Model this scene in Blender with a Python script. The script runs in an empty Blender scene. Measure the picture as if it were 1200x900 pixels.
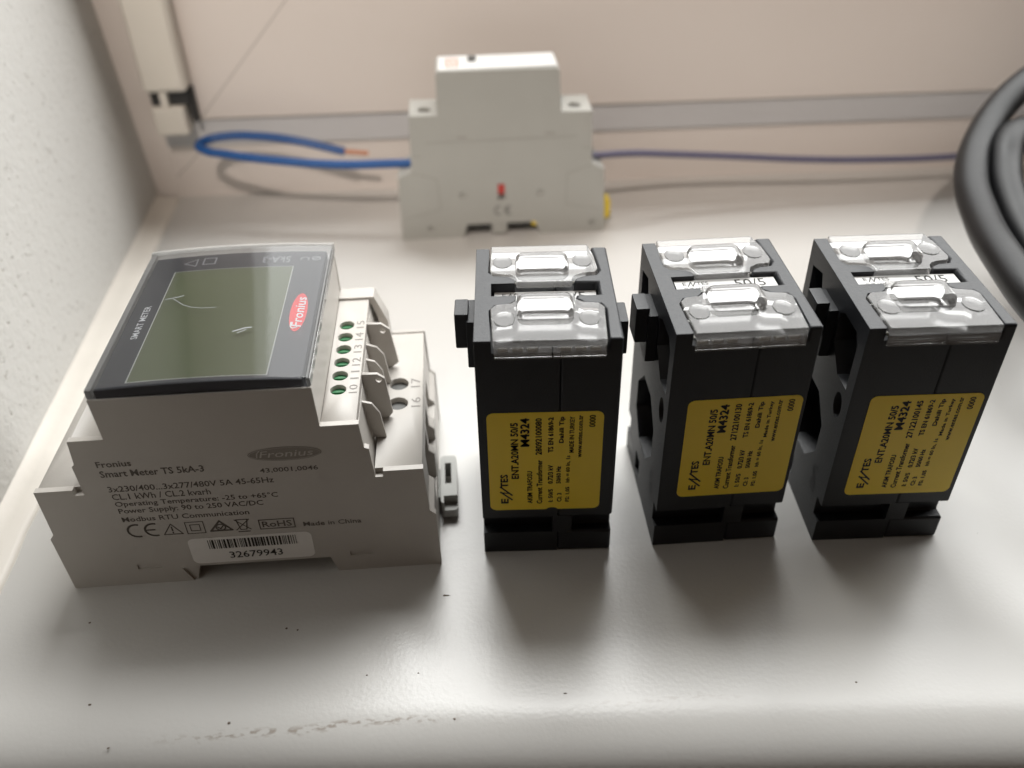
import bpy, bmesh, math, random
from mathutils import Vector, Matrix
random.seed(7)
S = bpy.context.scene
COL = S.collection
MM = 0.001

# ------------------------------------------------------------------ camera
cam = bpy.data.cameras.new('camera')
cam_o = bpy.data.objects.new('camera', cam); COL.objects.link(cam_o)
P_, R_ = 0.655, 0.024
fw = Vector((0, math.cos(P_), -math.sin(P_))); up = Vector((0, math.sin(P_), math.cos(P_))); rt = Vector((1, 0, 0))
r2 = rt*math.cos(R_) - up*math.sin(R_); u2 = rt*math.sin(R_) + up*math.cos(R_)
m = Matrix((r2, u2, -fw)).transposed().to_4x4(); m.translation = Vector((0, 0, 0.171645))
cam_o.matrix_world = m
cam.sensor_width = 36; cam.lens = 1036.41/1200*36
cam.clip_start = 0.01; cam.clip_end = 20
cam.dof.use_dof = True; cam.dof.focus_distance = 0.205; cam.dof.aperture_fstop = 9.0
S.camera = cam_o

# ------------------------------------------------------------------ light of the room, the window, the exposure
W = bpy.data.worlds.new('World'); S.world = W; W.use_nodes = True
bg = W.node_tree.nodes['Background']; bg.inputs[0].default_value = (1.0, 0.66, 0.44, 1); bg.inputs[1].default_value = 0.033

def area(name, loc, target, sx, sy, watt, col, spread=180):
    l = bpy.data.lights.new(name, 'AREA'); l.shape = 'RECTANGLE'; l.size = sx; l.size_y = sy
    l.energy = watt; l.color = col; l.spread = math.radians(spread)
    o = bpy.data.objects.new(name, l); COL.objects.link(o); o.location = loc
    o.rotation_euler = (Vector(target)-Vector(loc)).to_track_quat('-Z', 'Y').to_euler()
    return o
area('window_light_sky', (0.005, 0.60, 0.83), (0.005, -1, 0.83), 0.35, 0.68, 9.6, (0.985, 0.99, 0.975))
area('window_light_side', (0.79, 0.60, 0.80), (0.79, -1, 0.80), 1.22, 0.70, 16.0, (0.985, 0.99, 0.975))
area('window_light_low', (0.615, 0.60, 0.285), (0.615, -1, 0.285), 1.57, 0.32, 4.2, (0.985, 0.99, 0.975))
sp = bpy.data.lights.new('room_lamp', 'SPOT'); sp.energy = 15.5; sp.color = (1.0, 0.87, 0.77)
sp.spot_size = math.radians(29); sp.spot_blend = 0.7; sp.shadow_soft_size = 0.012
sp_o = bpy.data.objects.new('room_lamp', sp); COL.objects.link(sp_o); sp_o.location = (-0.10, -0.36, 0.76)
sp_o.rotation_euler = (Vector((0.03, 0.42, 0.12))-sp_o.location).to_track_quat('-Z', 'Y').to_euler()
S.view_settings.view_transform = 'Standard'; S.view_settings.look = 'None'
S.view_settings.exposure = 0.5; S.view_settings.gamma = 1

# ------------------------------------------------------------------ materials
def nm(name):
    m = bpy.data.materials.new(name); m.use_nodes = True
    return m, m.node_tree, m.node_tree.nodes['Principled BSDF']
def mat(name, col, rough=0.5, var=0.06, vscale=60, bump=0.0, bscale=2500, spec=0.5, metal=0, rvar=0.0, coat=0):
    m, nt, b = nm(name); N, Lk = nt.nodes, nt.links
    tc = N.new('ShaderNodeTexCoord')
    n = N.new('ShaderNodeTexNoise'); n.inputs['Scale'].default_value = vscale; n.inputs['Detail'].default_value = 6
    Lk.new(tc.outputs['Object'], n.inputs['Vector'])
    cr = N.new('ShaderNodeValToRGB'); e = cr.color_ramp.elements
    e[0].position = .15; e[1].position = .85
    e[0].color = tuple(c*(1-var) for c in col)+(1,); e[1].color = tuple(min(1, c*(1+var)) for c in col)+(1,)
    Lk.new(n.outputs['Fac'], cr.inputs[0]); Lk.new(cr.outputs[0], b.inputs['Base Color'])
    b.inputs['Roughness'].default_value = rough; b.inputs['Specular IOR Level'].default_value = spec; b.inputs['Metallic'].default_value = metal
    b.inputs['Coat Weight'].default_value = coat
    if rvar:
        mr = N.new('ShaderNodeMapRange'); mr.inputs['To Min'].default_value = max(0, rough-rvar); mr.inputs['To Max'].default_value = rough+rvar
        Lk.new(n.outputs['Fac'], mr.inputs[0]); Lk.new(mr.outputs[0], b.inputs['Roughness'])
    if bump:
        n2 = N.new('ShaderNodeTexNoise'); n2.inputs['Scale'].default_value = bscale; n2.inputs['Detail'].default_value = 3
        Lk.new(tc.outputs['Object'], n2.inputs['Vector'])
        bp = N.new('ShaderNodeBump'); bp.inputs['Strength'].default_value = 1; bp.inputs['Distance'].default_value = bump*MM
        Lk.new(n2.outputs['Fac'], bp.inputs['Height']); Lk.new(bp.outputs[0], b.inputs['Normal'])
    return m
def clear(name, tint=(.95, .95, .95), milk=0.0, rough=0.03, ior=1.5, milkcol=(.8, .8, .78)):
    m = bpy.data.materials.new(name); m.use_nodes = True; nt = m.node_tree; N, Lk = nt.nodes, nt.links
    N.remove(N['Principled BSDF']); out = N['Material Output']
    tr = N.new('ShaderNodeBsdfTransparent'); tr.inputs[0].default_value = tint+(1,)
    gl = N.new('ShaderNodeBsdfGlossy'); gl.inputs['Roughness'].default_value = rough
    fr = N.new('ShaderNodeFresnel'); fr.inputs[0].default_value = ior
    df = N.new('ShaderNodeBsdfDiffuse'); df.inputs[0].default_value = milkcol+(1,)
    tl = N.new('ShaderNodeBsdfTranslucent'); tl.inputs[0].default_value = milkcol+(1,)
    m0 = N.new('ShaderNodeMixShader'); m0.inputs[0].default_value = .5; Lk.new(df.outputs[0], m0.inputs[1]); Lk.new(tl.outputs[0], m0.inputs[2])
    m1 = N.new('ShaderNodeMixShader'); m1.inputs[0].default_value = milk; Lk.new(tr.outputs[0], m1.inputs[1]); Lk.new(m0.outputs[0], m1.inputs[2])
    m2 = N.new('ShaderNodeMixShader'); Lk.new(fr.outputs[0], m2.inputs[0]); Lk.new(m1.outputs[0], m2.inputs[1]); Lk.new(gl.outputs[0], m2.inputs[2])
    Lk.new(m2.outputs[0], out.inputs['Surface'])
    tc = N.new('ShaderNodeTexCoord'); n = N.new('ShaderNodeTexNoise'); n.inputs['Scale'].default_value = 400; bp = N.new('ShaderNodeBump')
    bp.inputs['Distance'].default_value = .008*MM; Lk.new(tc.outputs['Object'], n.inputs['Vector']); Lk.new(n.outputs['Fac'], bp.inputs['Height']); Lk.new(bp.outputs[0], gl.inputs['Normal'])
    return m
M = {}
M['grey_plastic'] = mat('light_grey_plastic', (.51, .482, .445), .45, .05, 80, .022, 3000)
M['grey_plastic_b'] = mat('breaker_plastic', (.38, .38, .355), .45, .04, 80, .012, 2500)
M['dark_hole'] = mat('dark_recess', (.03, .03, .03), .6)
M['hole_grey'] = mat('grey_recess', (.11, .11, .105), .5)
M['green'] = mat('green_terminal', (.035, .20, .075), .4)
M['ink'] = mat('grey_print', (.125, .108, .092), .6, .1)
M['engrave'] = mat('engraved_line', (.27, .25, .23), .6)
M['white_print'] = mat('white_print', (.72, .74, .76), .5)
M['dim_print'] = mat('dim_grey_print', (.30, .31, .33), .5)
M['oval'] = mat('grey_oval_print', (.27, .245, .215), .6)
M['black_ink'] = mat('black_ink', (.02, .018, .015), .6)
M['sticker'] = mat('white_sticker', (.80, .78, .75), .45)
M['bezel'] = mat('charcoal_bezel', (.036, .038, .046), .45)
M['lcd'] = mat('lcd_screen', (.105, .125, .062), .4, .10, 30)
M['silver'] = mat('silver_outline', (.6, .62, .6), .3)
M['red_logo'] = mat('red_logo', (.75, .035, .045), .4)
M['lid'] = clear('clear_lid', (.94, .94, .95), .02, .06)
M['lit_edge'] = clear('lit_lid_edge', (.9, .9, .9), .6, .15)  # whitish milk paints the light that the lid's clear edges refract
M['cover'] = clear('clear_cover', (.96, .96, .96),   .27, .08, 1.52, (.78, .77, .76))  # white haze mixed in, imitating light refracted and reflected by the clear plastic
M['black'] = mat('black_moulded_plastic', (.0062, .0076, .0108), .50, .3, 1500, .06, 2600, .5, rvar=.08)
M['metal'] = mat('tinned_terminal', (.58, .57, .53), .45, .15, 200, metal=.3)
M['lug'] = mat('brass_lug', (.52, .47, .36), .4, .2, 300, metal=.5)
M['yellow'] = mat('yellow_label', (.92, .67, .04), .38, .05, 60, .01, 900)
M['white_label'] = mat('white_label', (.60, .60, .59), .5)
M['blue'] = mat('blue_insulation', (.008, .078, .27), .35)
M['violet'] = mat('violet_blue_insulation', (.12, .115, .18), .4)
M['copper'] = mat('bare_copper', (.50, .25, .16), .5, .1, 300, metal=1)
M['rubber'] = mat('black_rubber', (.0055, .0057, .0065), .40, .25, 90, .03, 700, .25, rvar=.06)
M['pvc'] = mat('white_pvc', (.71, .655, .615), .35, .02, 12, .01, 1500)
M['pvc_cream'] = mat('cream_cover', (.70, .665, .60), .4, .03, 20)
M['gasket'] = mat('grey_gasket', (.55, .55, .56), .6, .03, 30)
M['caulk'] = mat('caulk', (.70, .66, .60), .5, .08, 50, .08, 250)
M['yellow_clip'] = mat('yellow_clip', (.75, .55, .02), .4)
M['red'] = mat('red_flag', (.45, .04, .03), .5)
M['orange'] = mat('orange_print', (.60, .16, .05), .5)
M['speck'] = mat('brown_dirt', (.10, .07, .045), .8, .3, 400)

def plaster():
    m, nt, b = nm('painted_plaster'); N, Lk = nt.nodes, nt.links
    tc = N.new('ShaderNodeTexCoord')
    n1 = N.new('ShaderNodeTexNoise'); n1.inputs['Scale'].default_value = 420; n1.inputs['Detail'].default_value = 5
    n2 = N.new('ShaderNodeTexNoise'); n2.inputs['Scale'].default_value = 40; n2.inputs['Detail'].default_value = 4
    n4 = N.new('ShaderNodeTexNoise'); n4.inputs['Scale'].default_value = 520; n4.inputs['Detail'].default_value = 2
    for x in (n1, n2, n4): Lk.new(tc.outputs['Object'], x.inputs['Vector'])
    pit = N.new('ShaderNodeMapRange'); pit.inputs['From Min'].default_value = .25; pit.inputs['From Max'].default_value = .36
    Lk.new(n4.outputs['Fac'], pit.inputs[0])
    a = N.new('ShaderNodeMath'); a.operation = 'MULTIPLY_ADD'; a.inputs[1].default_value = .8; Lk.new(n1.outputs['Fac'], a.inputs[0]); Lk.new(n2.outputs['Fac'], a.inputs[2])
    a2 = N.new('ShaderNodeMath'); a2.operation = 'MULTIPLY_ADD'; a2.inputs[1].default_value = .4; Lk.new(pit.outputs[0], a2.inputs[0]); Lk.new(a.outputs[0], a2.inputs[2])
    bp = N.new('ShaderNodeBump'); bp.inputs['Distance'].default_value = .5*MM; bp.inputs['Strength'].default_value = 1
    Lk.new(a2.outputs[0], bp.inputs['Height']); Lk.new(bp.outputs[0], b.inputs['Normal'])
    cr = N.new('ShaderNodeMix'); cr.data_type = 'RGBA'; cr.inputs[6].default_value = (.44, .42, .39, 1); cr.inputs[7].default_value = (.58, .57, .545, 1)
    Lk.new(pit.outputs[0], cr.inputs[0]); Lk.new(cr.outputs[2], b.inputs['Base Color'])
    b.inputs['Roughness'].default_value = .85
    return m
M['plaster'] = plaster()

def sill_mat():
    m, nt, b = nm('white_sill_laminate'); N, Lk = nt.nodes, nt.links
    tc = N.new('ShaderNodeTexCoord'); sep = N.new('ShaderNodeSeparateXYZ'); Lk.new(tc.outputs['Object'], sep.inputs[0])
    n1 = N.new('ShaderNodeTexNoise'); n1.inputs['Scale'].default_value = 1000; n1.inputs['Detail'].default_value = 2
    n3 = N.new('ShaderNodeTexNoise'); n3.inputs['Scale'].default_value = 9; n3.inputs['Detail'].default_value = 5
    for x in (n1, n3): Lk.new(tc.outputs['Object'], x.inputs['Vector'])
    bp = N.new('ShaderNodeBump'); bp.inputs['Distance'].default_value = .034*MM; bp.inputs['Strength'].default_value = 1
    Lk.new(n1.outputs['Fac'], bp.inputs['Height']); Lk.new(bp.outputs[0], b.inputs['Normal'])
    cr = N.new('ShaderNodeMix'); cr.data_type = 'RGBA'; cr.inputs[6].default_value = (.52, .508, .485, 1); cr.inputs[7].default_value = (.585, .575, .555, 1)
    Lk.new(n3.outputs['Fac'], cr.inputs[0])
    # scuffed dirt line along the nose: a ragged band between x -95 and -16 mm, near y 103-107 mm
    def mr(src, a, b_, c=0, d=1):
        r = N.new('ShaderNodeMapRange'); r.inputs['From Min'].default_value = a; r.inputs['From Max'].default_value = b_
        r.inputs['To Min'].default_value = c; r.inputs['To Max'].default_value = d; Lk.new(src, r.inputs[0]); return r.outputs[0]
    def mth(op, a, b_):
        r = N.new('ShaderNodeMath'); r.operation = op
        for i, x in enumerate((a, b_)):
            if isinstance(x, float): r.inputs[i].default_value = x
            else: Lk.new(x, r.inputs[i])
        return r.outputs[0]
    nw = N.new('ShaderNodeTexNoise'); nw.inputs['Scale'].default_value = 45; Lk.new(tc.outputs['Object'], nw.inputs['Vector'])
    off = mth('MULTIPLY', mth('SUBTRACT', nw.outputs['Fac'], .5), .006)
    line = mth('ADD', mth('MULTIPLY', sep.outputs['X'], .055), .1078)
    dy = mth('ABSOLUTE', mth('SUBTRACT', mth('ADD', sep.outputs['Y'], off), line), 0.0)
    band = mr(dy, .0013, .0002)
    xs = mth('MULTIPLY', mr(sep.outputs['X'], -.082, -.060), mr(sep.outputs['X'], -.010, -.022))
    xs2 = mth('MULTIPLY', mth('MULTIPLY', mr(sep.outputs['X'], .005, .02), mr(sep.outputs['X'], .055, .04)), .35)
    xsum = mth('MAXIMUM', xs, xs2)
    ng = N.new('ShaderNodeTexNoise'); ng.inputs['Scale'].default_value = 1100; ng.inputs['Detail'].default_value = 6
    mp = N.new('ShaderNodeMapping'); mp.inputs['Scale'].default_value = (.45, 1, 1); Lk.new(tc.outputs['Object'], mp.inputs[0]); Lk.new(mp.outputs[0], ng.inputs['Vector'])
    grain = mr(ng.outputs['Fac'], .50, .60)
    msk = mth('MULTIPLY', mth('MULTIPLY', band, xsum), mth('MULTIPLY', grain, .6))
    mx = N.new('ShaderNodeMix'); mx.data_type = 'RGBA'; Lk.new(msk, mx.inputs[0]); Lk.new(cr.outputs[2], mx.inputs[6]); mx.inputs[7].default_value = (.20, .145, .10, 1)
    Lk.new(mx.outputs[2], b.inputs['Base Color'])
    b.inputs['Roughness'].default_value = .29
    b.inputs['Specular IOR Level'].default_value = .5
    return m
M['sill'] = sill_mat()

# ------------------------------------------------------------------ mesh helpers (all in millimetres, scaled to metres when linked)
def link(name, me, m, parent=None, sharp=35):
    for p in me.polygons: p.use_smooth = bool(sharp)
    if sharp: me.set_sharp_from_angle(angle=math.radians(sharp))
    if m: me.materials.clear(); me.materials.append(m)
    me.name = name
    o = bpy.data.objects.new(name, me); COL.objects.link(o)
    if parent: o.parent = parent
    return o
def bm_mesh(bm, name='m', scale=True):
    me = bpy.data.meshes.new(name); bmesh.ops.recalc_face_normals(bm, faces=bm.faces[:]); bm.to_mesh(me); bm.free()
    if scale: me.transform(Matrix.Scale(MM, 4))
    return me
AX = {'x': lambda a, b, d: (d, a, b), 'y': lambda a, b, d: (a, d, b), 'z': lambda a, b, d: (a, b, d)}
def prism_bm(pts, ax, d0, d1, bm=None):
    bm = bm or bmesh.new(); f = AX[ax]
    lo = [bm.verts.new(f(a, b, d0)) for a, b in pts]; hi = [bm.verts.new(f(a, b, d1)) for a, b in pts]
    n = len(pts); bm.faces.new(lo[::-1]); bm.faces.new(hi)
    for i in range(n): bm.faces.new((lo[i], lo[(i+1) % n], hi[(i+1) % n], hi[i]))
    return bm
def rect(x0, y0, x1, y1): return [(x0, y0), (x1, y0), (x1, y1), (x0, y1)]
def rrect(x0, y0, x1, y1, r, n=5):
    o = []
    for cx, cy, a in ((x1-r, y0+r, -90), (x1-r, y1-r, 0), (x0+r, y1-r, 90), (x0+r, y0+r, 180)):
        for i in range(n+1):
            t = math.radians(a+90*i/n); o.append((cx+r*math.cos(t), cy+r*math.sin(t)))
    return o
def ell(cx, cy, rx, ry, n=28): return [(cx+rx*math.cos(2*math.pi*i/n), cy+ry*math.sin(2*math.pi*i/n)) for i in range(n)]
def evalmods(bm, cuts=(), bevel=0, seg=2, union=(), wn_=True):
    """mesh of bm minus the cutter bmeshes, bevelled, in millimetres"""
    me = bm_mesh(bm, scale=False); o = bpy.data.objects.new('tmp', me); COL.objects.link(o); tmp = []
    for k, lst in (('DIFFERENCE', cuts), ('UNION', union)):
        for c in lst:
            cm = bm_mesh(c, scale=False); co = bpy.data.objects.new('tmp_cut', cm); COL.objects.link(co); tmp.append(co)
            md = o.modifiers.new('b', 'BOOLEAN'); md.operation = k; md.solver = 'EXACT'; md.object = co
    if bevel:
        md = o.modifiers.new('v', 'BEVEL'); md.width = bevel; md.segments = seg; md.limit_method = 'ANGLE'; md.angle_limit = math.radians(40)
        md.use_clamp_overlap = True; md.harden_normals = False
        wn = wn_ and o.modifiers.new('w', 'WEIGHTED_NORMAL')
        if wn_: wn.mode = 'FACE_AREA'; wn.weight = 100; wn.keep_sharp = False
    for p in me.polygons: p.use_smooth = True
    dg = bpy.context.evaluated_depsgraph_get(); out = bpy.data.meshes.new_from_object(o.evaluated_get(dg))
    for t in tmp+[o]:
        d = t.data; bpy.data.objects.remove(t); bpy.data.meshes.remove(d)
    out.transform(Matrix.Scale(MM, 4)); return out
def solid(name, pts, ax, d0, d1, m, parent=None, cuts=(), bevel=0.25, seg=2, sharp=35):
    return link(name, evalmods(prism_bm(pts, ax, d0, d1), cuts, bevel, seg, (), bool(sharp)), m, parent, sharp)
def box(name, a, b, m, parent=None, bevel=.25, cuts=(), seg=2):
    return solid(name, rect(a[0], a[1], b[0], b[1]), 'z', a[2], b[2], m, parent, cuts, bevel, seg)
def cyl(name, c, r, d0, d1, ax, m, parent=None, cuts=(), bevel=.1, n=28):
    return solid(name, ell(c[0], c[1], r, r, n), ax, d0, d1, m, parent, cuts, bevel)
def empty(name, loc, yaw, label, cat, group=None):
    o = bpy.data.objects.new(name, None); COL.objects.link(o); o.empty_display_size = .01
    o.location = Vector(loc)*MM; o.rotation_euler = (0, 0, yaw); o['label'] = label; o['category'] = cat
    if group: o['group'] = group
    return o
def tag(o, label, cat, group=None):
    o['label'] = label; o['category'] = cat
    if group: o['group'] = group
def tube(name, pts, r, m, parent=None, res=10, caps=True):
    cu = bpy.data.curves.new(name, 'CURVE'); cu.dimensions = '3D'; cu.bevel_depth = r*MM; cu.bevel_resolution = 5; cu.resolution_u = res; cu.use_fill_caps = caps
    s = cu.splines.new('BEZIER'); s.bezier_points.add(len(pts)-1)
    for p, q in zip(s.bezier_points, pts): p.co = Vector(q)*MM; p.handle_left_type = p.handle_right_type = 'AUTO'
    o = bpy.data.objects.new('tmp', cu); COL.objects.link(o)
    me = bpy.data.meshes.new_from_object(o.evaluated_get(bpy.context.evaluated_depsgraph_get()))
    bpy.data.objects.remove(o)
    return link(name, me, m, parent, 60)

# flat print: a collector of 2-D shapes laid on a plane
class Ink:
    def __init__(s): s.v = []; s.f = []
    def poly(s, pts):
        k = len(s.v); s.v += [tuple(p) for p in pts]; s.f.append(tuple(range(k, k+len(pts)))); return s
    def stroke(s, pts, w, closed=False):
        seg = list(zip(pts, pts[1:])) + ([(pts[-1], pts[0])] if closed else [])
        for a, b in seg:
            a, b = Vector(a), Vector(b); d = (b-a)
            if d.length < 1e-6: continue
            d.normalize(); n = Vector((-d.y, d.x))*w/2; e = d*w*.4
            s.poly([a-e-n, b+e-n, b+e+n, a-e+n])
        return s
    def arc(s, cx, cy, rx, ry, a0, a1, w, n=14):
        p = [(cx+rx*math.cos(math.radians(a0+(a1-a0)*i/n)), cy+ry*math.sin(math.radians(a0+(a1-a0)*i/n))) for i in range(n+1)]
        return s.stroke(p, w)
    def text(s, t, x0, y0, x1, y1, rot=0, bold=0.0, shear=0.0, space=1.0):
        cu = bpy.data.curves.new('t', 'FONT'); cu.body = t; cu.offset = min(bold, .017); cu.shear = shear; cu.resolution_u = 2; cu.space_character = space
        o = bpy.data.objects.new('t', cu); COL.objects.link(o)
        me = bpy.data.meshes.new_from_object(o.evaluated_get(bpy.context.evaluated_depsgraph_get()))
        bpy.data.objects.remove(o)
        c, sn = round(math.cos(math.radians(rot))), round(math.sin(math.radians(rot)))
        P = [(v.co.x*c-v.co.y*sn, v.co.x*sn+v.co.y*c) for v in me.vertices]
        if not P: return s
        a0, a1 = min(p[0] for p in P), max(p[0] for p in P); b0, b1 = min(p[1] for p in P), max(p[1] for p in P)
        k = len(s.v)
        s.v += [(x0+(p[0]-a0)/(a1-a0)*(x1-x0), y0+(p[1]-b0)/(b1-b0)*(y1-y0)) for p in P]
        s.f += [tuple(k+i for i in f.vertices) for f in me.polygons]
        bpy.data.meshes.remove(me); return s
    def build(s, name, fn, m, parent):
        me = bpy.data.meshes.new(name); me.from_pydata([Vector(fn(*p))*MM for p in s.v], [], s.f)
        return link(name, me, m, parent)
front = lambda off: (lambda a, b: (a, -off, b))
top = lambda z: (lambda a, b: (a, b, z))

# ------------------------------------------------------------------ the setting: sill, wall, window frame
YAW = .034
def RM(u, v, z):   # room coordinates: u along the frame, v away from the viewer
    return (-156.1+u*math.cos(YAW)-v*math.sin(YAW), 366.2+u*math.sin(YAW)+v*math.cos(YAW), z)
bm = bmesh.new()
prof = [(60, 0)]     # (y, z) of the sill section: back under the frame, nose rolled over in front
ys = [(400, 0), (300, 0), (200, 0), (130, 0)]
def nose(y):   # height of the rolled front edge: a superellipse, so that the flat runs softly into the curve
    return 0 if y >= 111.5 else -13*(1-max(0, 1-((111.5-y)/16.4)**2.5)**(1/2.5))
for i in range(27):
    y = 111.5-16.4*math.sin(math.radians(90*i/26)); ys.append((y, nose(y)))
ys += [(95.1, -36), (101, -40), (400, -40)]
rows = []
for x in (-175, -100, 0, 100, 200, 330, 520):
    rows.append([bm.verts.new((x, y - (x*.012 if y < 200 else -x*.03), z)) for y, z in ys])
for a, b in zip(rows, rows[1:]):
    for j in range(len(ys)): bm.faces.new((a[j], a[(j+1) % len(ys)], b[(j+1) % len(ys)], b[j]))
bm.faces.new(rows[0]); bm.faces.new(rows[-1][::-1])
o = link('window_sill', bm_mesh(bm), M['sill'], sharp=50); o['kind'] = 'structure'

# left reveal: a slab whose foot runs from the frame corner to the viewer
bm = bmesh.new()
def wallx(y, z): return -139 - (y-172)*(16/194) - z*.055
ny, nz = 8, 8; g = {}
for i in range(ny+1):
    for j in range(nz+1):
        y = 60+(400-60)*i/ny; z = -60+760*j/nz; g[i, j] = bm.verts.new((wallx(y, z), y, z))
for i in range(ny):
    for j in range(nz): bm.faces.new((g[i, j], g[i+1, j], g[i+1, j+1], g[i, j+1]))
ex = bmesh.ops.extrude_face_region(bm, geom=bm.faces[:])
for v in [v for v in ex['geom'] if isinstance(v, bmesh.types.BMVert)]: v.co.x = -330
o = link('plaster_wall', bm_mesh(bm), M['plaster'], sharp=50); o['kind'] = 'structure'
# caulk strip between wall and sill
bm = bmesh.new(); rows = []
for i in range(30):
    y = 100+(364-100)*i/29; x = wallx(y, 0); w = 9.5+random.uniform(-.35, .35)
    rows.append([bm.verts.new((x+a*w-.6, y, z+random.uniform(-.08, .08))) for a, z in ((0, -1), (0, 3.0), (.18, 1.9), (.5, 1.3), (.85, 1.1), (1.02, .4), (1.06, -1))])
for a, b in zip(rows, rows[1:]):
    for j in range(6): bm.faces.new((a[j], b[j], b[j+1], a[j+1]))
o = link('caulk_joint', bm_mesh(bm), M['caulk'], sharp=60); o['kind'] = 'structure'

def rbox(name, u0, u1, v0, v1, z0, z1, m, parent=None, bevel=.6, cuts=(), seg=3):
    o = box(name, (u0, v0, z0), (u1, v1, z1), m, parent, bevel, cuts, seg)
    return o
wf = empty('window_frame', (-156.1, 366.2, 0), YAW, 'white plastic window frame and sash behind the sill, grey gasket between them', 'window frame')
rbox('bottom_rail', 0, 690, 0, 60, -2, 24, M['pvc'], wf, .8)
rbox('side_rail', -14, 11, -.6, 60, -2, 700, M['pvc'], wf, .8)
rbox('gasket', 11, 690, -1.6, 50, 24, 36, M['gasket'], wf, .2)
sash = rbox('sash', 11.5, 690, -3.2, 40, 35.2, 112, M['pvc'], wf, 1.6)
rbox('sash_stile', 11.5, 40, -3.0, 40, 112, 700, M['pvc'], wf, 1.6)
ik = Ink().stroke([(28, 36.2), (62, 72), (98, 110)], .28)
ik.build('mitre_seam', lambda a, b: (a, -3.25, b), M['engrave'], sash)
ik = Ink().stroke([(2, 1.5), (26, 22.8)], .3)
ik.build('mitre_seam', lambda a, b: (a, -.06, b), M['engrave'], wf)
hc = rbox('hinge_cover', 10.5, 28.2, -13, -3.4, 50.5, 140, M['pvc_cream'], wf, 2.2)
rbox('hinge_cap', 11.5, 25, -12, -3.4, 32.5, 44.5, M['pvc_cream'], wf, 1.2)
hg = rbox('hinge_gap', 11.8, 27.2, -9, -3.3, 44.5, 50.5, M['dark_hole'], wf, .2)
box('hinge_pin', (16.2, -11.8, 44.4), (19.3, -9.2, 50.6), M['pvc_cream'], hg, .4)
rbox('hinge_slot', 26.3, 28.4, -7.5, -3.3, 36.5, 50.5, M['dark_hole'], wf, .2)

# ------------------------------------------------------------------ the energy meter, lying on its rail side
mt = empty('energy_meter', (-109.36, 144.62, 0), .057, 'light grey rail-mount energy meter with dark display under a clear lid, beside the plaster wall', 'energy meter')
PROF = [(0, 0), (30, 0), (31.5, 5.2), (63.5, 5.2), (65, 0), (90.7, 0), (90.5, 17.8), (89.1, 19.2), (88.6, 32.8), (79.4, 32.8), (79.3, 31.1), (77.5, 31.1), (77, 39.8),
        (76, 40.3), (75.6, 47.2), (67.2, 47.2), (67, 57.9), (20.3, 57.9), (20.6, 47.1), (12.8, 47.1), (12.3, 40.4), (11.6, 39.8), (11.7, 31.1), (9.6, 31.1), (9.5, 32.8), (.9, 32.8), (.8, 18.9), (-.3, 17.6)]
CORE = [(0.3, 0), (30, 0), (31.5, 5.2), (63.5, 5.2), (65, 0), (90.4, 0), (90.2, 17.8), (88.8, 19.2), (88.3, 30.2), (77.2, 30.2), (75.0, 44.2),
        (67.0, 44.2), (66.9, 57.9), (20.4, 57.9), (20.7, 44.2), (13, 44.2), (11.8, 30.2), (1.2, 30.2), (1.1, 18.9), (0, 17.6)]
D = 57.6
slots = [prism_bm(rect(a, b, c, d), 'x', 86.5, 95) for a, b, c, d in ((36, 17, 43, 26), (24.5, 14, 31.5, 26), (12.5, 10, 21.5, 26))]
solid('housing', CORE, 'y', 1.5, D-1.2, M['grey_plastic'], mt, slots, .25, 2, 0)
embo = [prism_bm(rect(16.8, 5.3, 22.6, 6.9), 'y', -1, .35), prism_bm(rect(68.6, 5.2, 74.0, 6.9), 'y', -1, .35)]
# small chip at the foot
embo += [prism_bm([(27.2, 4.6), (31.5, 4.9), (30.4, -1), (29.6, -1)], 'y', -1, .6)]
side = solid('side_panel', PROF, 'y', 0, 1.5, M['grey_plastic'], mt, embo, .3, 3, 0)
solid('side_panel', PROF, 'y', D-1.2, D, M['grey_plastic'], mt, (), .3, 2, 0)
# terminal strips with holes; screws sink below
hy = [13.4+5.38*i for i in range(6)]
holes = [prism_bm(ell(70.0, y, 1.85, 1.85), 'z', 40, 50) for y in hy]
solid('terminal_strip', rect(67.1, 1.55, 74.9, 52.4), 'z', 44.2, 46.8, M['grey_plastic'], mt, holes, .15)
for y in hy:
    bmc = prism_bm([(68.4, y-.35), (71.6, y-.35), (71.6, y+.35), (68.4, y+.35)], 'z', 45.2, 46.5)
    cyl('terminal_screw', (70.0, y), 1.75, 44.3, 45.7, 'z', M['green'], mt, (bmc,), .05)
holes = [prism_bm(ell(82.1, y, 2.45, 2.45), 'z', 28, 40) for y in (25, 33.1)]
solid('terminal_strip', rect(77.4, 1.55, 88.3, 56.3), 'z', 30.2, 32.5, M['grey_plastic'], mt, holes, .2)
for y in (25, 33.1): cyl('terminal_screw', (82.1, y), 2.4, 30.25, 31.0, 'z', M['hole_grey'], mt, (), .05)
# left strips
holes = [prism_bm(ell(16.6, y, 1.85, 1.85), 'z', 40, 50) for y in (26, 34, 42)]
solid('terminal_strip', rect(13.1, 1.55, 20.6, 56.3), 'z', 44.2, 46.8, M['grey_plastic'], mt, holes, .15)
holes = [prism_bm(ell(6.4, y, 2.4, 2.4), 'z', 28, 40) for y in (20, 30, 40, 50)]
solid('terminal_strip', rect(1.2, 1.55, 11.7, 56.3), 'z', 30.2, 32.5, M['grey_plastic'], mt, holes, .2)
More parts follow.
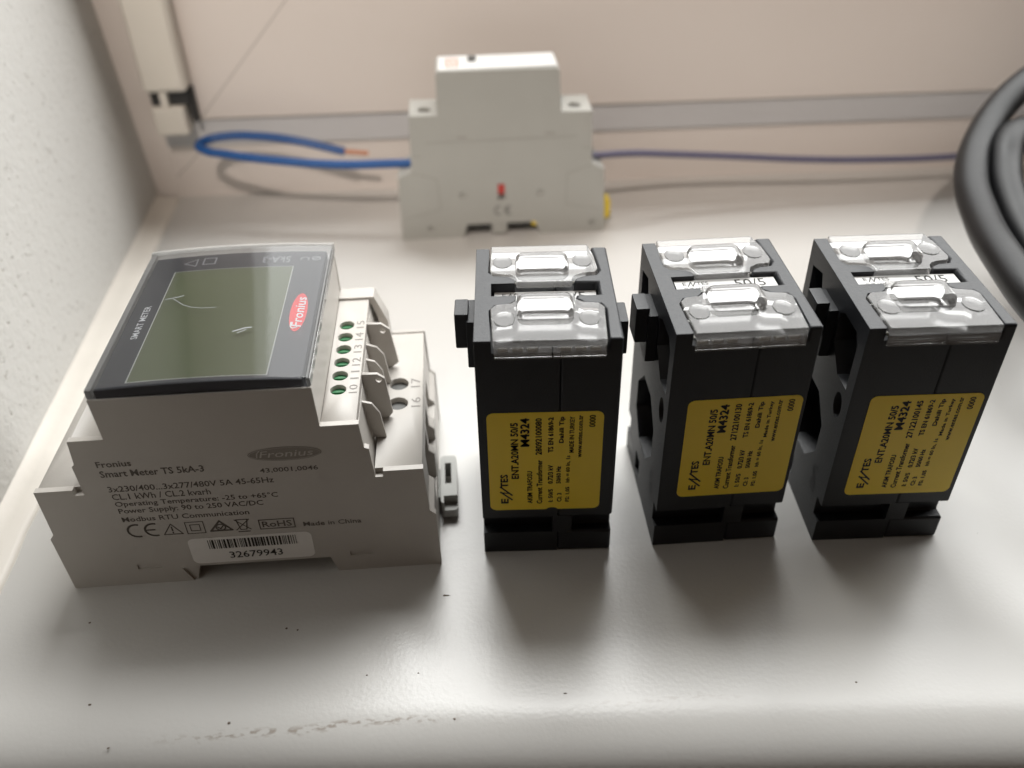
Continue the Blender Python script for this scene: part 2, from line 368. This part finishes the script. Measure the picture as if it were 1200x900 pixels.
# sealing fins
for y, t, pts, hole in ((41.0, .9, [(74.5, 32.5), (74.5, 46.6), (78.6, 46.4), (80.6, 44.6), (82.0, 34.0), (80, 32.5)], True),
                  (34.0, .8, [(75, 33), (75, 45.0), (77.6, 44.0), (79.2, 41.5), (80.2, 32.5)], False),
                  (29.5, .8, [(75, 33), (75, 43.6), (77.2, 42.8), (78.8, 40), (79.6, 32.5)], False),
                  (20.0, .9, [(74.5, 32.5), (74.5, 46.2), (78.6, 46.0), (80.2, 44.6), (81.2, 34.0), (80, 32.5)], True),
                  (12.5, .8, [(75, 33), (75, 43.8), (77.4, 43.0), (79.0, 40), (79.8, 32.5)], False)):
    cuts = [prism_bm(ell(78.8, 44.2, .75, .75, 12), 'y', y-5, y+5)] if hole else []
    solid('sealing_fin', pts, 'y', y-t/2, y+t/2, M['grey_plastic'], mt, cuts, .2)
solid('rear_bracket', [(67, 44.2), (67, 47.4), (76.2, 47.4), (77.6, 43.8), (79.2, 39.5), (79.4, 32.6), (77.2, 32.6), (76.6, 41), (75.2, 45.6), (75.2, 44.2)], 'y', 52.4, 57.4, M['grey_plastic'], mt,
      (prism_bm(rect(67.3, 44.4, 74.9, 46.6), 'y', 50, 56.2),), .3)
solid('rail_latch', rrect(91, 15, 95.4, 33.5, 1.2, 4), 'z', 1.0, 6.2, M['grey_plastic_b'], mt, (prism_bm(rect(92.2, 22.5, 93.9, 30.5), 'z', -1, 9), prism_bm(rect(91.8, 15, 97, 17.8), 'z', 3.5, 9)), .5, 3)
box('latch_arm', (88, 19, 1.2), (91.4, 30, 4.6), M['grey_plastic_b'], mt, .3)
# engraved figures
ik = Ink()
for y, t in zip(hy, ('10', '11', '12', '13', '14', '15')): ik.text(t, 72.5, y-1.6, 74.5, y+1.6, 90)
ik.build('engraved_figures', top(46.86), M['engrave'], mt)
ik = Ink().text('16', 85.4, 23.2, 87.8, 27, 90).text('17', 85.2, 31.3, 87.6, 35.1, 90)
ik.build('engraved_figures', top(32.56), M['engrave'], mt)
ik = Ink().text('1', 14.4, 11, 16.8, 12.4, 90).text('4', 17.2, 10, 19.6, 12.6, 90)
ik.build('engraved_figures', top(46.86), M['engrave'], mt)
ik = Ink().text('N', 8.4, 10, 11.0, 13.4, 90)
ik.build('engraved_figures', top(32.56), M['engrave'], mt)
# display under the domed lid
def dome(x): return .95*(1-((x-43.6)/23.3)**2)
def sheet(name, x0, x1, y0, y1, z, m, parent, n=14, skirt=None):
    bm = bmesh.new(); a = []; b = []
    for i in range(n+1):
        x = x0+(x1-x0)*i/n
        a.append(bm.verts.new((x, y0, z+dome(x)))); b.append(bm.verts.new((x, y1, z+dome(x))))
    for i in range(n): bm.faces.new((a[i], a[i+1], b[i+1], b[i]))
    if skirt is not None:
        def down(v): return bm.verts.new((v.co.x, v.co.y, skirt))
        da = [down(v) for v in a]; db = [down(v) for v in b]
        for i in range(n):
            bm.faces.new((a[i], da[i], da[i+1], a[i+1])); bm.faces.new((b[i+1], db[i+1], db[i], b[i]))
        bm.faces.new((a[0], b[0], db[0], da[0])); bm.faces.new((b[-1], a[-1], da[-1], db[-1]))
        bm.faces.new(da+db[::-1])
        me = evalmods(bm, (), .35, 3)
    else: me = bm_mesh(bm)
    return link(name, me, m, parent, 40)
bz = sheet('display_bezel', 21.8, 65.3, .9, 56.4, 59.5, M['bezel'], mt, skirt=57.9)
on = lambda off: (lambda a, b: (a, b, 59.5+dome(a)+off))
scr = sheet('display_screen', 28.4, 57.6, 2.6, 48.2, 59.56, M['lcd'], bz)
Ink().stroke([(28.3, 2.5), (28.3, 48.3)], .22).build('screen_outline', on(.1), M['silver'], bz)
ik = Ink()
for i in range(14):
    a = 28.3+29.4*i/14; b = 28.3+29.4*(i+1)/14; ik.stroke([(a, 2.5), (b, 2.5)], .16).stroke([(a, 48.3), (b, 48.3)], .1)
ik.stroke([(57.7, 2.5), (57.7, 48.3)], .16)
ik.build('screen_outline', on(.1), M['silver'], bz)
Ink().text('SMART METER', 24.7, 19.2, 26.3, 33, 90, .01).build('printed_words', on(.1), M['white_print'], bz)
Ink().text('5kA-3', 49.6, 50.4, 56.6, 53.4, 180).build('printed_words', on(.1), M['dim_print'], bz)
for nm_, ik in (('warning_symbol', Ink().stroke([(29.8, 52.2), (32.9, 50.6), (32.9, 54.0)], .28, True)),
                ('square_symbol', Ink().stroke([(34.6, 51.2), (37.6, 51.2), (37.6, 54.2), (34.6, 54.2)], .35, True)),
                ('power_symbol', Ink().arc(60.2, 52, 1.0, .9, -40, 200, .28)),
                ('round_symbol', Ink().arc(63.0, 52.4, 1.0, .9, 0, 360, .3).stroke([(62.4, 52), (63.6, 52.8)], .4))):
    ik.build(nm_, on(.1), M['dim_print'], bz)
lg = Ink().poly(ell(61.5, 27.0, 1.95, 8.2, 40)).build('red_oval_logo', on(.1), M['red_logo'], bz)
Ink().text('Fronius', 60.4, 20.6, 62.8, 33.4, 90, .012, .12).stroke([(61.9, 20.6), (61.0, 20.0), (60.4, 20.6), (60.3, 22.5)], .3).build('logo_word', on(.16), M['white_print'], bz)
# scratches on the lid
lid = sheet('clear_lid', 20.5, 66.8, .15, 58.6, 60.5, M['lid'], mt, skirt=57.95)
lon = lambda a, b: (a, b, 60.5+dome(a)+.03)
ik = Ink().stroke([(29.5, 33.8), (32.3, 34.4), (33.6, 34.9)], .22)
ik.stroke([(31.4, 33.8), (32.8, 32.3), (34.4, 30.6), (36.4, 29.4), (39.0, 28.6), (42.4, 28.6)], .13).stroke([(48.2, 18.0), (50.6, 19.2), (52.0, 19.4)], .35).stroke([(49.2, 17.3), (51, 18.5)], .2)
ik.stroke([(63.0, 16.2), (63.3, 16.4)], .2)
ik.build('lid_scratches', lon, M['dim_print'], lid)
lit_edge = prism_bm(rect(20.2, .2, 21.7, 58.8), 'z', 57.9, 60.3)  # added pale strips: light caught in the lid edges, put into the colour
link('lit_lid_edge', evalmods(lit_edge, (), .4), M['lit_edge'], mt)
rb = bmesh.new(); n = 14; rows = []
for i in range(n+1):
    x = 20.3+(66.9-20.3)*i/n; z = 60.7+dome(x)
    rows.append([rb.verts.new(p) for p in ((x, 57.0, 57.9), (x, 57.0, z-.5), (x, 57.6, z+.05), (x, 59.2, z-.3), (x, 59.5, 57.9))])
for a, b in zip(rows, rows[1:]):
    for j in range(4): rb.faces.new((a[j], a[j+1], b[j+1], b[j]))
rb.faces.new(rows[0]); rb.faces.new(rows[-1][::-1])
link('lit_lid_edge', bm_mesh(rb), M['lit_edge'], mt)
link('lit_lid_edge', evalmods(prism_bm(rect(66.0, .6, 67.0, 56.9), 'z', 57.9, 60.0), (), .3), M['lit_edge'], mt)
# print on the side facing the viewer
ik = Ink()
ik.text('Fronius', 16.9, 39.1, 24.5, 40.9, 0, .035).text('Smart Meter TS 5kA-3', 16.9, 36.1, 39.8, 38.1, 0, .035)
ik.text('3x230/400...3x277/480V 5A 45-65Hz', 17.3, 31.5, 54.5, 33.3, 0, .012)
ik.text('CL.1 kWh / CL.2 kvarh', 17.5, 29.0, 39.7, 30.9, 0, .012)
ik.text('Operating Temperature: -25 to +65\u00b0C', 17.5, 26.4, 54.6, 28.5, 0, .012)
ik.text('Power Supply: 90 to 250 VAC/DC', 17.7, 24.1, 50.8, 26.2, 0, .012)
ik.text('Modbus RTU Communication', 17.7, 21.8, 47.0, 23.4, 0, .012)
ik.text('43,0001,0046', 51.9, 34.4, 65.0, 36.0, 0, .01).text('Made in China', 58.8, 16.6, 72.6, 18.1, 0, .012)
for cx in (20.1, 24.1): ik.arc(cx, 18.7, 2.1, 2.0, 75, 285, .5)
ik.stroke([(22.4, 18.7), (24.2, 18.7)], .45)
ik.stroke([(26.0, 16.8), (30.4, 16.8), (28.2, 20.2)], .28, True).stroke([(28.2, 19.2), (28.2, 18.0)], .35).stroke([(28.2, 17.5), (28.2, 17.2)], .35)
ik.stroke(rect(31.5, 16.6, 35.7, 20.4), .24, True).stroke(rect(32.5, 17.5, 34.7, 19.5), .24, True)
ik.stroke([(37.0, 17.0), (42.0, 17.0), (39.5, 20.2)], .5, True).arc(39.5, 18.1, 1.1, 1.0, 0, 360, .35).stroke([(38.8, 18.2), (39.4, 17.6), (40.3, 18.8)], .35)
ik.stroke([(43.4, 20.2), (44.0, 16.9), (45.4, 16.9), (46.0, 20.2)], .28, True).stroke([(43.0, 20.2), (46.4, 16.8)], .25).stroke([(46.4, 20.2), (43.0, 16.8)], .25).stroke([(43.4, 16.2), (46, 16.2)], .35)
ik.stroke(rect(48.6, 16.6, 56.8, 19.6), .3, True).text('RoHS', 49.2, 17.1, 56.2, 19.1, 0, .03)
ik.build('printed_text', front(.05), M['ink'], side)
Ink().poly(ell(58.3, 40.0, 8.2, 2.05, 48)).build('oval_logo', front(.04), M['oval'], side)
ik = Ink().text('Fronius', 52.6, 39.1, 64.6, 41.0, 0, .0, .2).stroke([(52.8, 41.1), (52.2, 40.4), (52.0, 39.2)], .25).arc(58.3, 40.0, 7.9, 1.78, 0, 360, .12, 48)
ik.build('logo_word', front(.08), M['grey_plastic'], side)
# bar-code sticker
st = Ink().poly(rrect(30.6, 6.0, 60.1, 14.8, 1.6)).build('barcode_sticker', front(.07), M['sticker'], mt)
ik = Ink(); x = 35.3; rnd = random.Random(3)
while x < 56.2:
    w = rnd.choice((.18, .18, .34, .5)); ik.poly(rect(x, 10.9, min(x+w, 56.3), 14.0)); x += w+rnd.choice((.16, .2, .36))
ik.text('32679943', 39.6, 7.3, 52.4, 9.6, 0, .01)
ik.build('printed_barcode', front(.12), M['black_ink'], st)

# ------------------------------------------------------------------ three current transformers
FC = [(4, -1.5), (3.4, 12), (4.6, 13.8), (8, 14.3), (9.3, 15.6), (9.6, 18.4), (22.5, 18.4), (22.9, 15.6), (24.4, 14.3), (27.8, 13.8), (29, 12), (28.4, -1.5)]
RC = [(3.5, 41.5), (3.2, 28.6), (4.4, 26.9), (8, 26.3), (9.2, 25.2), (9.5, 22.9), (22.4, 22.9), (23, 25.2), (25, 26.4), (28, 26.8), (28.9, 28.6), (28.5, 35), (27.4, 41.5)]
def shrink(p, d, ymin=None, ymax=None):
    cx = 16; cy = sum(a[1] for a in p)/len(p); o = []
    for x, y in p:
        x2 = x-(d if x > cx else -d); y2 = y-(d if y > cy else -d)
        if ymin is not None: y2 = max(y2, ymin)
        if ymax is not None: y2 = min(y2, ymax)
        o.append((x2, y2))
    return o
WX, DY, HZ = 31.9, 39.8, 65.6
SIDE = [(0, 12.6), (0, HZ), (DY, HZ), (DY, 12.6), (36.3, 12.6), (36.3, 7), (39.4, 7), (39.4, 0), (.3, 0), (.3, 7), (3.4, 7), (3.4, 12.6)]
OCT = [(21+11*math.cos(math.radians(22.5+45*i)), 25.5+11.2*math.sin(math.radians(22.5+45*i))) for i in range(8)]
def make_ct(loc, yaw, label, serial, made, slot_z, words):
    t = empty('current_transformer', loc, yaw, label, 'current transformer', 'black current transformers standing in a row')
    def cutters(x0, x1):
        c = [prism_bm(OCT, 'x', -3, 35), prism_bm(shrink(FC, -.2), 'z', 62.4, 70), prism_bm(shrink(RC, -.2), 'z', 62.4, 70), prism_bm(rect(3.7, 17.9, 28.4, 23.3), 'z', 61.0, 70)]
        if x0 == 0:
            c += [prism_bm([(3.6, 46.5), (9.5, 46.5), (15.5, 52), (15.5, 59.5), (13, 61), (5.6, 61), (3.6, 58.5)], 'x', -1, 5),
                  prism_bm([(29, 49), (36, 49), (36.6, 60), (30, 61.5), (28.4, 58)], 'x', -1, 5), prism_bm(ell(5.6, 40.5, 2.2, 3.4), 'x', -1, 6),
                  prism_bm(rect(18, 47, 26.5, 51.2), 'x', -1, 1.2), prism_bm(rect(22, 3.0, 27, 9), 'x', -1, 1.5)]
        else:
            c += [prism_bm([(3.6, 46.5), (9.5, 46.5), (15.5, 52), (15.5, 59.5), (13, 61), (5.6, 61), (3.6, 58.5)], 'x', 27, 35),
                  prism_bm([(29, 49), (36, 49), (36.6, 60), (30, 61.5), (28.4, 58)], 'x', 27, 35), prism_bm([(-1, 6.9), (-1, 12.7), (1.6, 9.6), (1.6, 9.4)], 'y', -2, -1)]
        return c
    solid('half_shell', SIDE, 'x', 0, 18.4, M['black'], t, cutters(0, 18.4), .7, 3)
    solid('half_shell', SIDE, 'x', 18.46, WX, M['black'], t, cutters(18.46, WX), .7, 3)
    box('foot_rib', (17.2, .15, 6.9), (22.0, 3.6, 12.8), M['black'], t, .1)
    # interlocking tabs on both flanks
    solid('latch_tab', [(16.6, 46.5), (16.6, 59.5), (26.5, 59.5), (26.5, 50), (23, 46.5)], 'x', -2.3, .2, M['black'], t, (), .3)
    solid('latch_tab', [(17.6, 51.5), (17.6, 61), (24.5, 61), (24.5, 51.5)], 'x', -5.0, -1.8, M['black'], t, (), .35)
    solid('latch_tab', [(16.6, 49.5), (16.6, 58.8), (25, 58.8), (25, 49.5)], 'x', 31.7, 35.2, M['black'], t, (), .35)
    # covers
    for nm_, p, ya, yb in (('terminal_cover', FC, -.75, 18.3), ('terminal_cover', RC, 22.9, 40.3)):
        pts = shrink(p, .12, ya, yb)
        base = prism_bm(pts, 'z', 64.4, 66.0)
        un = []
        if ya < 0:
            cv = solid(nm_, pts, 'z', 64.3, 66.0, M['cover'], t, (), .3, 3)
            for a, b in ((4.2, 16.6), (16.8, 28.2)):
                solid('cover_flange', rect(a, -.95, b, -.1), 'z', 61.4, 64.25, M['cover'], cv, (), .2)
            by0, by1, bx0, bx1 = 6.6, 16.4, 9.2, 22.2
            rings = ((6.6, 7.6), (25.2, 7.6))
        else:
            cv = solid(nm_, pts, 'z', 64.3, 66.0, M['cover'], t, (), .3, 3)
            by0, by1, bx0, bx1 = 25.4, 34.8, 9.2, 22.2
            rings = ((6.4, 32.4), (25.4, 32.4))
        b = prism_bm(rrect(bx0, by0, bx1, by1, 2.2), 'z', 66.03, 68.3)
        for v in b.verts:
            if v.co.z > 67:
                v.co.x = (bx0+bx1)/2+(v.co.x-(bx0+bx1)/2)*.90; v.co.y = (by0+by1)/2+(v.co.y-(by0+by1)/2)*.72
        link('finger_grip', evalmods(b, (), .9, 4), M['cover'], cv, 60)
        for cx, cy in rings:
            link('moulded_ring', evalmods(prism_bm(ell(cx, cy, 2.3, 3.0), 'z', 66.02, 66.22), (), .08), M['cover'], cv)
        if ya < 0:
            for cx in (9.3, 22.8):
                pl = box('terminal_plate', (cx-4.8, 2.2, 62.45), (cx+4.8, 12.6, 62.9), M['metal'], t, .1)
                for k in (-3.2, 0, 3.2): box('terminal_lug', (cx+k-1.1, .3, 62.45), (cx+k+1.1, 1.9, 64.1), M['lug'], t, .12)
                cyl('terminal_screw', (cx, 6.5), 2.6, 62.9, 63.8, 'z', M['metal'], t, (prism_bm(rect(cx-.4, 3, cx+.4, 10), 'z', 63.4, 65),), .15)
        else:
            for cx in (9.3, 22.8):
                pl = box('terminal_plate', (cx-4.8, 27.6, 62.45), (cx+4.8, 38.8, 62.9), M['metal'], t, .1)
    # value label in the slot
    vl = box('value_label', (4.4, 18.1, slot_z-.25), (27.9, 23.1, slot_z), M['white_label'], t, .02)
    ik = Ink()
    ik.text('E', 6.2, 20.9, 7.0, 22.3).stroke([(7.3, 20.5), (8.2, 22.4)], .25).stroke([(8.2, 22.3), (8.4, 20.7)], .2).stroke([(8.4, 20.5), (9.3, 22.4)], .25).text('TES', 9.4, 20.9, 12.2, 22.3)
    ik.text('ENT.A20MN', 6.2, 18.4, 12.4, 19.9, 0, .01).text('50/5', 18.2, 19.4, 25.4, 22.6, 0, .005)
    ik.build('printed_text', top(slot_z+.04), M['black_ink'], vl)
    # rating label on the front, its lettering running upwards
    x0, x1, z0, z1 = made['box']
    lb = solid('rating_label', rrect(x0, z0, x1, z1, 1.6), 'y', -.09, -.01, M['yellow'], t, (prism_bm(ell(x0+15, z0-.5, 1.6, 1.1), 'y', -1, 1),) if made['nick'] else (), 0)
    ik = Ink(); X = lambda f: x0+(x1-x0)*f; Z = lambda f: z0+(z1-z0)*f
    def tx(s, fa, fb, ga, gb, bold=.0):
        ik.text(s, X(fa), Z(ga), X(fb), Z(gb), 90, .012)
        if bold: ik.text(s, X(fa)+bold*4, Z(ga)+bold*4, X(fb)+bold*4, Z(gb)+bold*4, 90, .012)
    tx('E', .10, .165, .075, .125, .03)
    a = lambda h, g: (X(.165-.065*h), Z(g))
    ik.stroke([a(-.55, .115), a(1.0, .20)], .42).stroke([a(1.0, .195), a(-.1, .185)], .34).stroke([a(-.55, .165), a(1.0, .255)], .42)
    tx('TES', .10, .165, .245, .385, .03)
    tx('ENT.A20MN 50/5', .20, .265, .34, .905, .022); tx('M4324', .285, .36, .67, .945, .035)
    tx('AKIM TRAFOSU', .34, .385, .07, .415, .02); tx('Current Transformer', .425, .475, .065, .53, .015); tx(serial, .415, .47, .585, .945, .018)
    tx('I: 50/5', .53, .57, .08, .22, .02); tx('0.72/3 kV', .525, .57, .28, .475, .02); tx('TS EN 61869-2', .525, .57, .605, .95, .02)
    tx('Cl: 3', .61, .65, .08, .175, .02); tx('50/60 Hz', .60, .64, .28, .46, .02); tx('Dahili Tip', .62, .67, .70, .955, .02)
    tx('FS: 1,05', .685, .725, .08, .24, .02); tx('Ith = 60 In, 1s', .685, .725, .29, .57, .01); tx(made['txt'], .71, .75, .60, .955, .012)
    tx('www.entes.com.tr', .785, .82, .55, .965, .012); tx('0000', .875, .93, .85, .965, .01)
    ik.build('printed_text', lambda p, q_: (p, -.13, q_), M['black_ink'], lb)
    # marks moulded on the left flank
    ik = Ink().arc(7.5, 17.0, 1.8, 1.6, 60, 300, .45).arc(7.5, 12.8, 1.8, 1.6, 60, 300, .45).stroke([(7.2, 12.8), (9.0, 12.8)], .4)
    ik.build('moulded_marks', lambda p, q_: (-.04, 15-p, q_), M['dark_hole'], t)
    return t
make_ct((-7.97, 152.95, 0), 0.0, 'black current transformer squarely facing the viewer, nearest the grey meter, its side hole hidden', '28092100080', dict(box=(2.0, 28.5, 15.4, 46.0), txt='MADE IN TURKEY', nick=True), 63.3, 0)
make_ct((34.95, 153.82, 0), .052, 'middle black current transformer of the row, standing between two like it', '27122100130', dict(box=(4.5, 30.8, 17.3, 47.3), txt='Made in Turkey', nick=False), 64.5, 0)
ct3 = make_ct((75.95, 154.22, 0), .015, 'black current transformer at the right end of the row, by the thick cable coil', '27122100145', dict(box=(4.6, 30.4, 16.4, 47.2), txt='Made in Turkey', nick=False), 64.5, 0)

# ------------------------------------------------------------------ the circuit breaker by the window frame
bk = empty('circuit_breaker', (-42.9, 320.9, 0), .055, 'light grey circuit breaker standing against the window frame, wires in both ends', 'circuit breaker')
BP = [(0, 0), (25, 0), (26.5, 5.6), (54, 5.6), (56, 0), (82.2, 0), (81.2, 26.8), (76.3, 29.4), (75.6, 50.3), (63.9, 50.5), (63.2, 65.6), (62, 66.8), (19, 67.2), (17.9, 66), (17.5, 50.9), (6.9, 51.2), (6.0, 29.2), (.6, 26.8)]
cuts = [prism_bm(rect(24.0, 17.2, 26.6, 19.6), 'y', -1, .7), prism_bm(rect(54.8, 17, 57.4, 19.4), 'y', -1, .7), prism_bm(rect(39.2, 15.8, 42.0, 22.5), 'y', -1, 2.6),
        prism_bm(rect(10.6, 3.2, 13.0, 5.6), 'y', -1, 1.0), prism_bm(rect(76, 2.6, 78.6, 5.0), 'y', -1, 1.0),
        prism_bm(ell(12.6, 6.5, 2.6, 2.6), 'z', 48, 60), prism_bm(ell(69.6, 6.5, 2.6, 2.6), 'z', 48, 60),
        prism_bm(ell(8, 28.4, 2.6, 2.6), 'x', -2, 7), prism_bm(ell(8, 28.6, 2.6, 2.6), 'x', 75.5, 84)]
bh = solid('housing', BP, 'y', 0, 17.6, M['grey_plastic_b'], bk, cuts, .6, 3, 0)
cyl('screw', (12.6, 6.5), 2.4, 47, 49.6, 'z', M['hole_grey'], bk); cyl('screw', (69.6, 6.5), 2.4, 47, 49.4, 'z', M['hole_grey'], bk)
box('trip_flag', (39.25, -.12, 18.4), (41.95, .95, 22.4), M['red'], bk, .1)
box('rail_clip', (36.4, .3, .8), (42.6, 8, 8.6), M['grey_plastic_b'], bk, .4)
for a, b in ((24.2, 36), (43, 54.8)): box('rail_slot', (a, .15, 4.2), (b, 3, 5.7), M['dark_hole'], bk, .1)
solid('yellow_clip', rrect(81.9, 3.4, 85.0, 11.6, 1.2), 'y', 4, 10, M['yellow_clip'], bk, (), .3)
box('yellow_clip', (52.5, .1, 3.9), (56, 2, 5.6), M['yellow_clip'], bk, .2)
lbm = box('top_label', (18.8, 1.2, 67.1), (62.2, 16.4, 67.35), M['white_label'], bk, .1)
ik = Ink().stroke(rect(22.2, 4.2, 25.8, 13), .7, True).stroke([(24, 4.2), (24, 13)], .6); ik.build('orange_logo', top(67.4), M['orange'], lbm)
ik = Ink()
for i in range(6): ik.poly(rect(30+i*4.9, 5+(i % 3)*1.3, 33.2+i*4.9, 6.0+(i % 3)*1.3))
box('toggle', (30.0, 9.5, 67.3), (33.0, 12.5, 68.8), M['hole_grey'], bk, .3)
ik = Ink().stroke([(12.3, 40.6), (70.3, 40.8)], .25).stroke([(24.5, 42.2), (28, 42.2)], .5).stroke([(58, 42.4), (61.5, 42.4)], .5).stroke([(7.2, 35.2), (10, 35.4)], .3)
ik.stroke([(6, 28.9), (15.6, 25.6), (16.4, 12.8), (2, 9.4)], .25).stroke([(76, 28.9), (66.6, 25.6), (66.2, 12.6), (79.4, 10)], .25).stroke([(75.4, 35.5), (72.2, 36.4)], .25)
ik.build('moulded_lines', front(.04), M['engrave'], bh)
ik = Ink()
for cx in (39.4, 43.6): ik.arc(cx, 11.2, 1.6, 1.7, 70, 290, .5)
ik.stroke([(42.0, 11.2), (43.6, 11.2)], .45)
ik.build('conformity_mark', front(.05), M['hole_grey'], bh)

# ------------------------------------------------------------------ wires and cable
bw = tube('blue_wire', [(-34, 330.6, 28.4), (-39.2, 331.6, 28.3), (-66, 334, 27.4), (-93.5, 337, 28.7), (-113, 341, 30), (-122.6, 344, 30.8), (-125.3, 347, 31.6), (-122.6, 350, 32.5), (-115, 352, 33.2), (-101, 352, 32.8), (-87, 351, 31.1), (-66.9, 350, 26.2)], 1.75, M['blue'])
tag(bw, 'short blue wire bent back in a hairpin loop, its copper end bare', 'wire')
tube('copper_core', [(-67.5, 350, 26.3), (-62, 350, 25.7), (-57.2, 350, 25.2)], .95, M['copper'], bw)
vw = tube('violet_wire', [(30, 333.2, 28.8), (35, 333.6, 28.9), (50.1, 337, 28), (68.3, 342, 25), (90.2, 345, 22.4), (126.9, 348, 18.7), (156.5, 350, 17.1), (186.1, 352, 16.6), (217.8, 352, 18.9), (252.5, 352, 22.1), (300, 350, 12)], 1.45, M['violet'])
tag(vw, 'long thin violet-blue wire running from the breaker to the right along the frame', 'wire')
cab = tube('cable_coil', [(330, 300, 6.3), (300, 318, 8), (262, 330, 40), (230, 329, 68), (203.5, 320.9, 72.4), (190.8, 312.5, 66.4), (174.5, 299.9, 61.5), (157.4, 280, 55.2), (146.9, 260.3, 50.8), (140.2, 235.8, 48.5), (135.1, 208.4, 49),
    (134.1, 182.6, 48.2), (141, 155, 45), (165, 128, 32), (205, 116, 14), (250, 128, 7), (285, 165, 6.4), (297, 215, 7), (285, 262, 20), (258, 290, 40), (228, 300, 50), (199.5, 298, 51), (180, 287.9, 53.5), (165.6, 276.7, 55.6), (158.5, 262.6, 51),
    (154.5, 246.6, 47), (152.5, 225.6, 43), (153, 202.3, 39), (156, 178, 34), (175, 155, 24), (205, 143, 12), (240, 150, 6.5), (262, 185, 6.3), (262, 230, 12), (240, 262, 26), (205, 275, 36), (184, 268, 38), (173, 250, 33), (172, 225, 27), (185, 200, 18), (210, 185, 8), (235, 190, 6.3)],
    5.1, M['rubber'], res=8)
tag(cab, 'thick black rubber cable coiled in loops at the right edge of the sill', 'cable')

# ------------------------------------------------------------------ crumbs of dirt on the sill
bm = bmesh.new(); rnd = random.Random(11)
spots = [(-17.3, 139.6, 1.1, .35), (-54.5, 131, .35, .35), (-51.8, 130.5, .4, .3), (-34, 117.8, .3, .3), (-94, 112, .4, .3), (-62.4, 107.0, .45, .3), (-14, 106.6, .4, .3), (-87, 102.4, .35, .3), (74, 113, .35, .3), (-102, 134, .4, .3), (-22.5, 118, .25, .25), (10, 112, .5, .2), (-152, 361, 3.0, 1.6), (-149, 358, 1.6, .9), (-146.5, 362, 1.6, .8)]
for _ in range(26): spots.append((rnd.uniform(-120, 180), rnd.uniform(118, 330), rnd.uniform(.05, .13), rnd.uniform(.05, .13)))
for x, y, a, b in spots:
    k = rnd.randint(5, 8); ph = rnd.uniform(0, 6)
    c = bm.verts.new((x, y, .16 if y > 106.8 else -1.3)); z0 = .02 if y > 106.8 else -3.2
    z0 = .01+nose(y)
    c.co.z = z0+.14
    ring = [bm.verts.new((x+a*rnd.uniform(.6, 1.1)*math.cos(ph+6.283*i/k), y+b*rnd.uniform(.6, 1.1)*math.sin(ph+6.283*i/k), z0)) for i in range(k)]
    for i in range(k): bm.faces.new((c, ring[i], ring[(i+1) % k]))
o = link('dirt_specks', bm_mesh(bm), M['speck']); o['kind'] = 'stuff'; o['label'] = 'tiny brown specks of dirt scattered on the white sill'
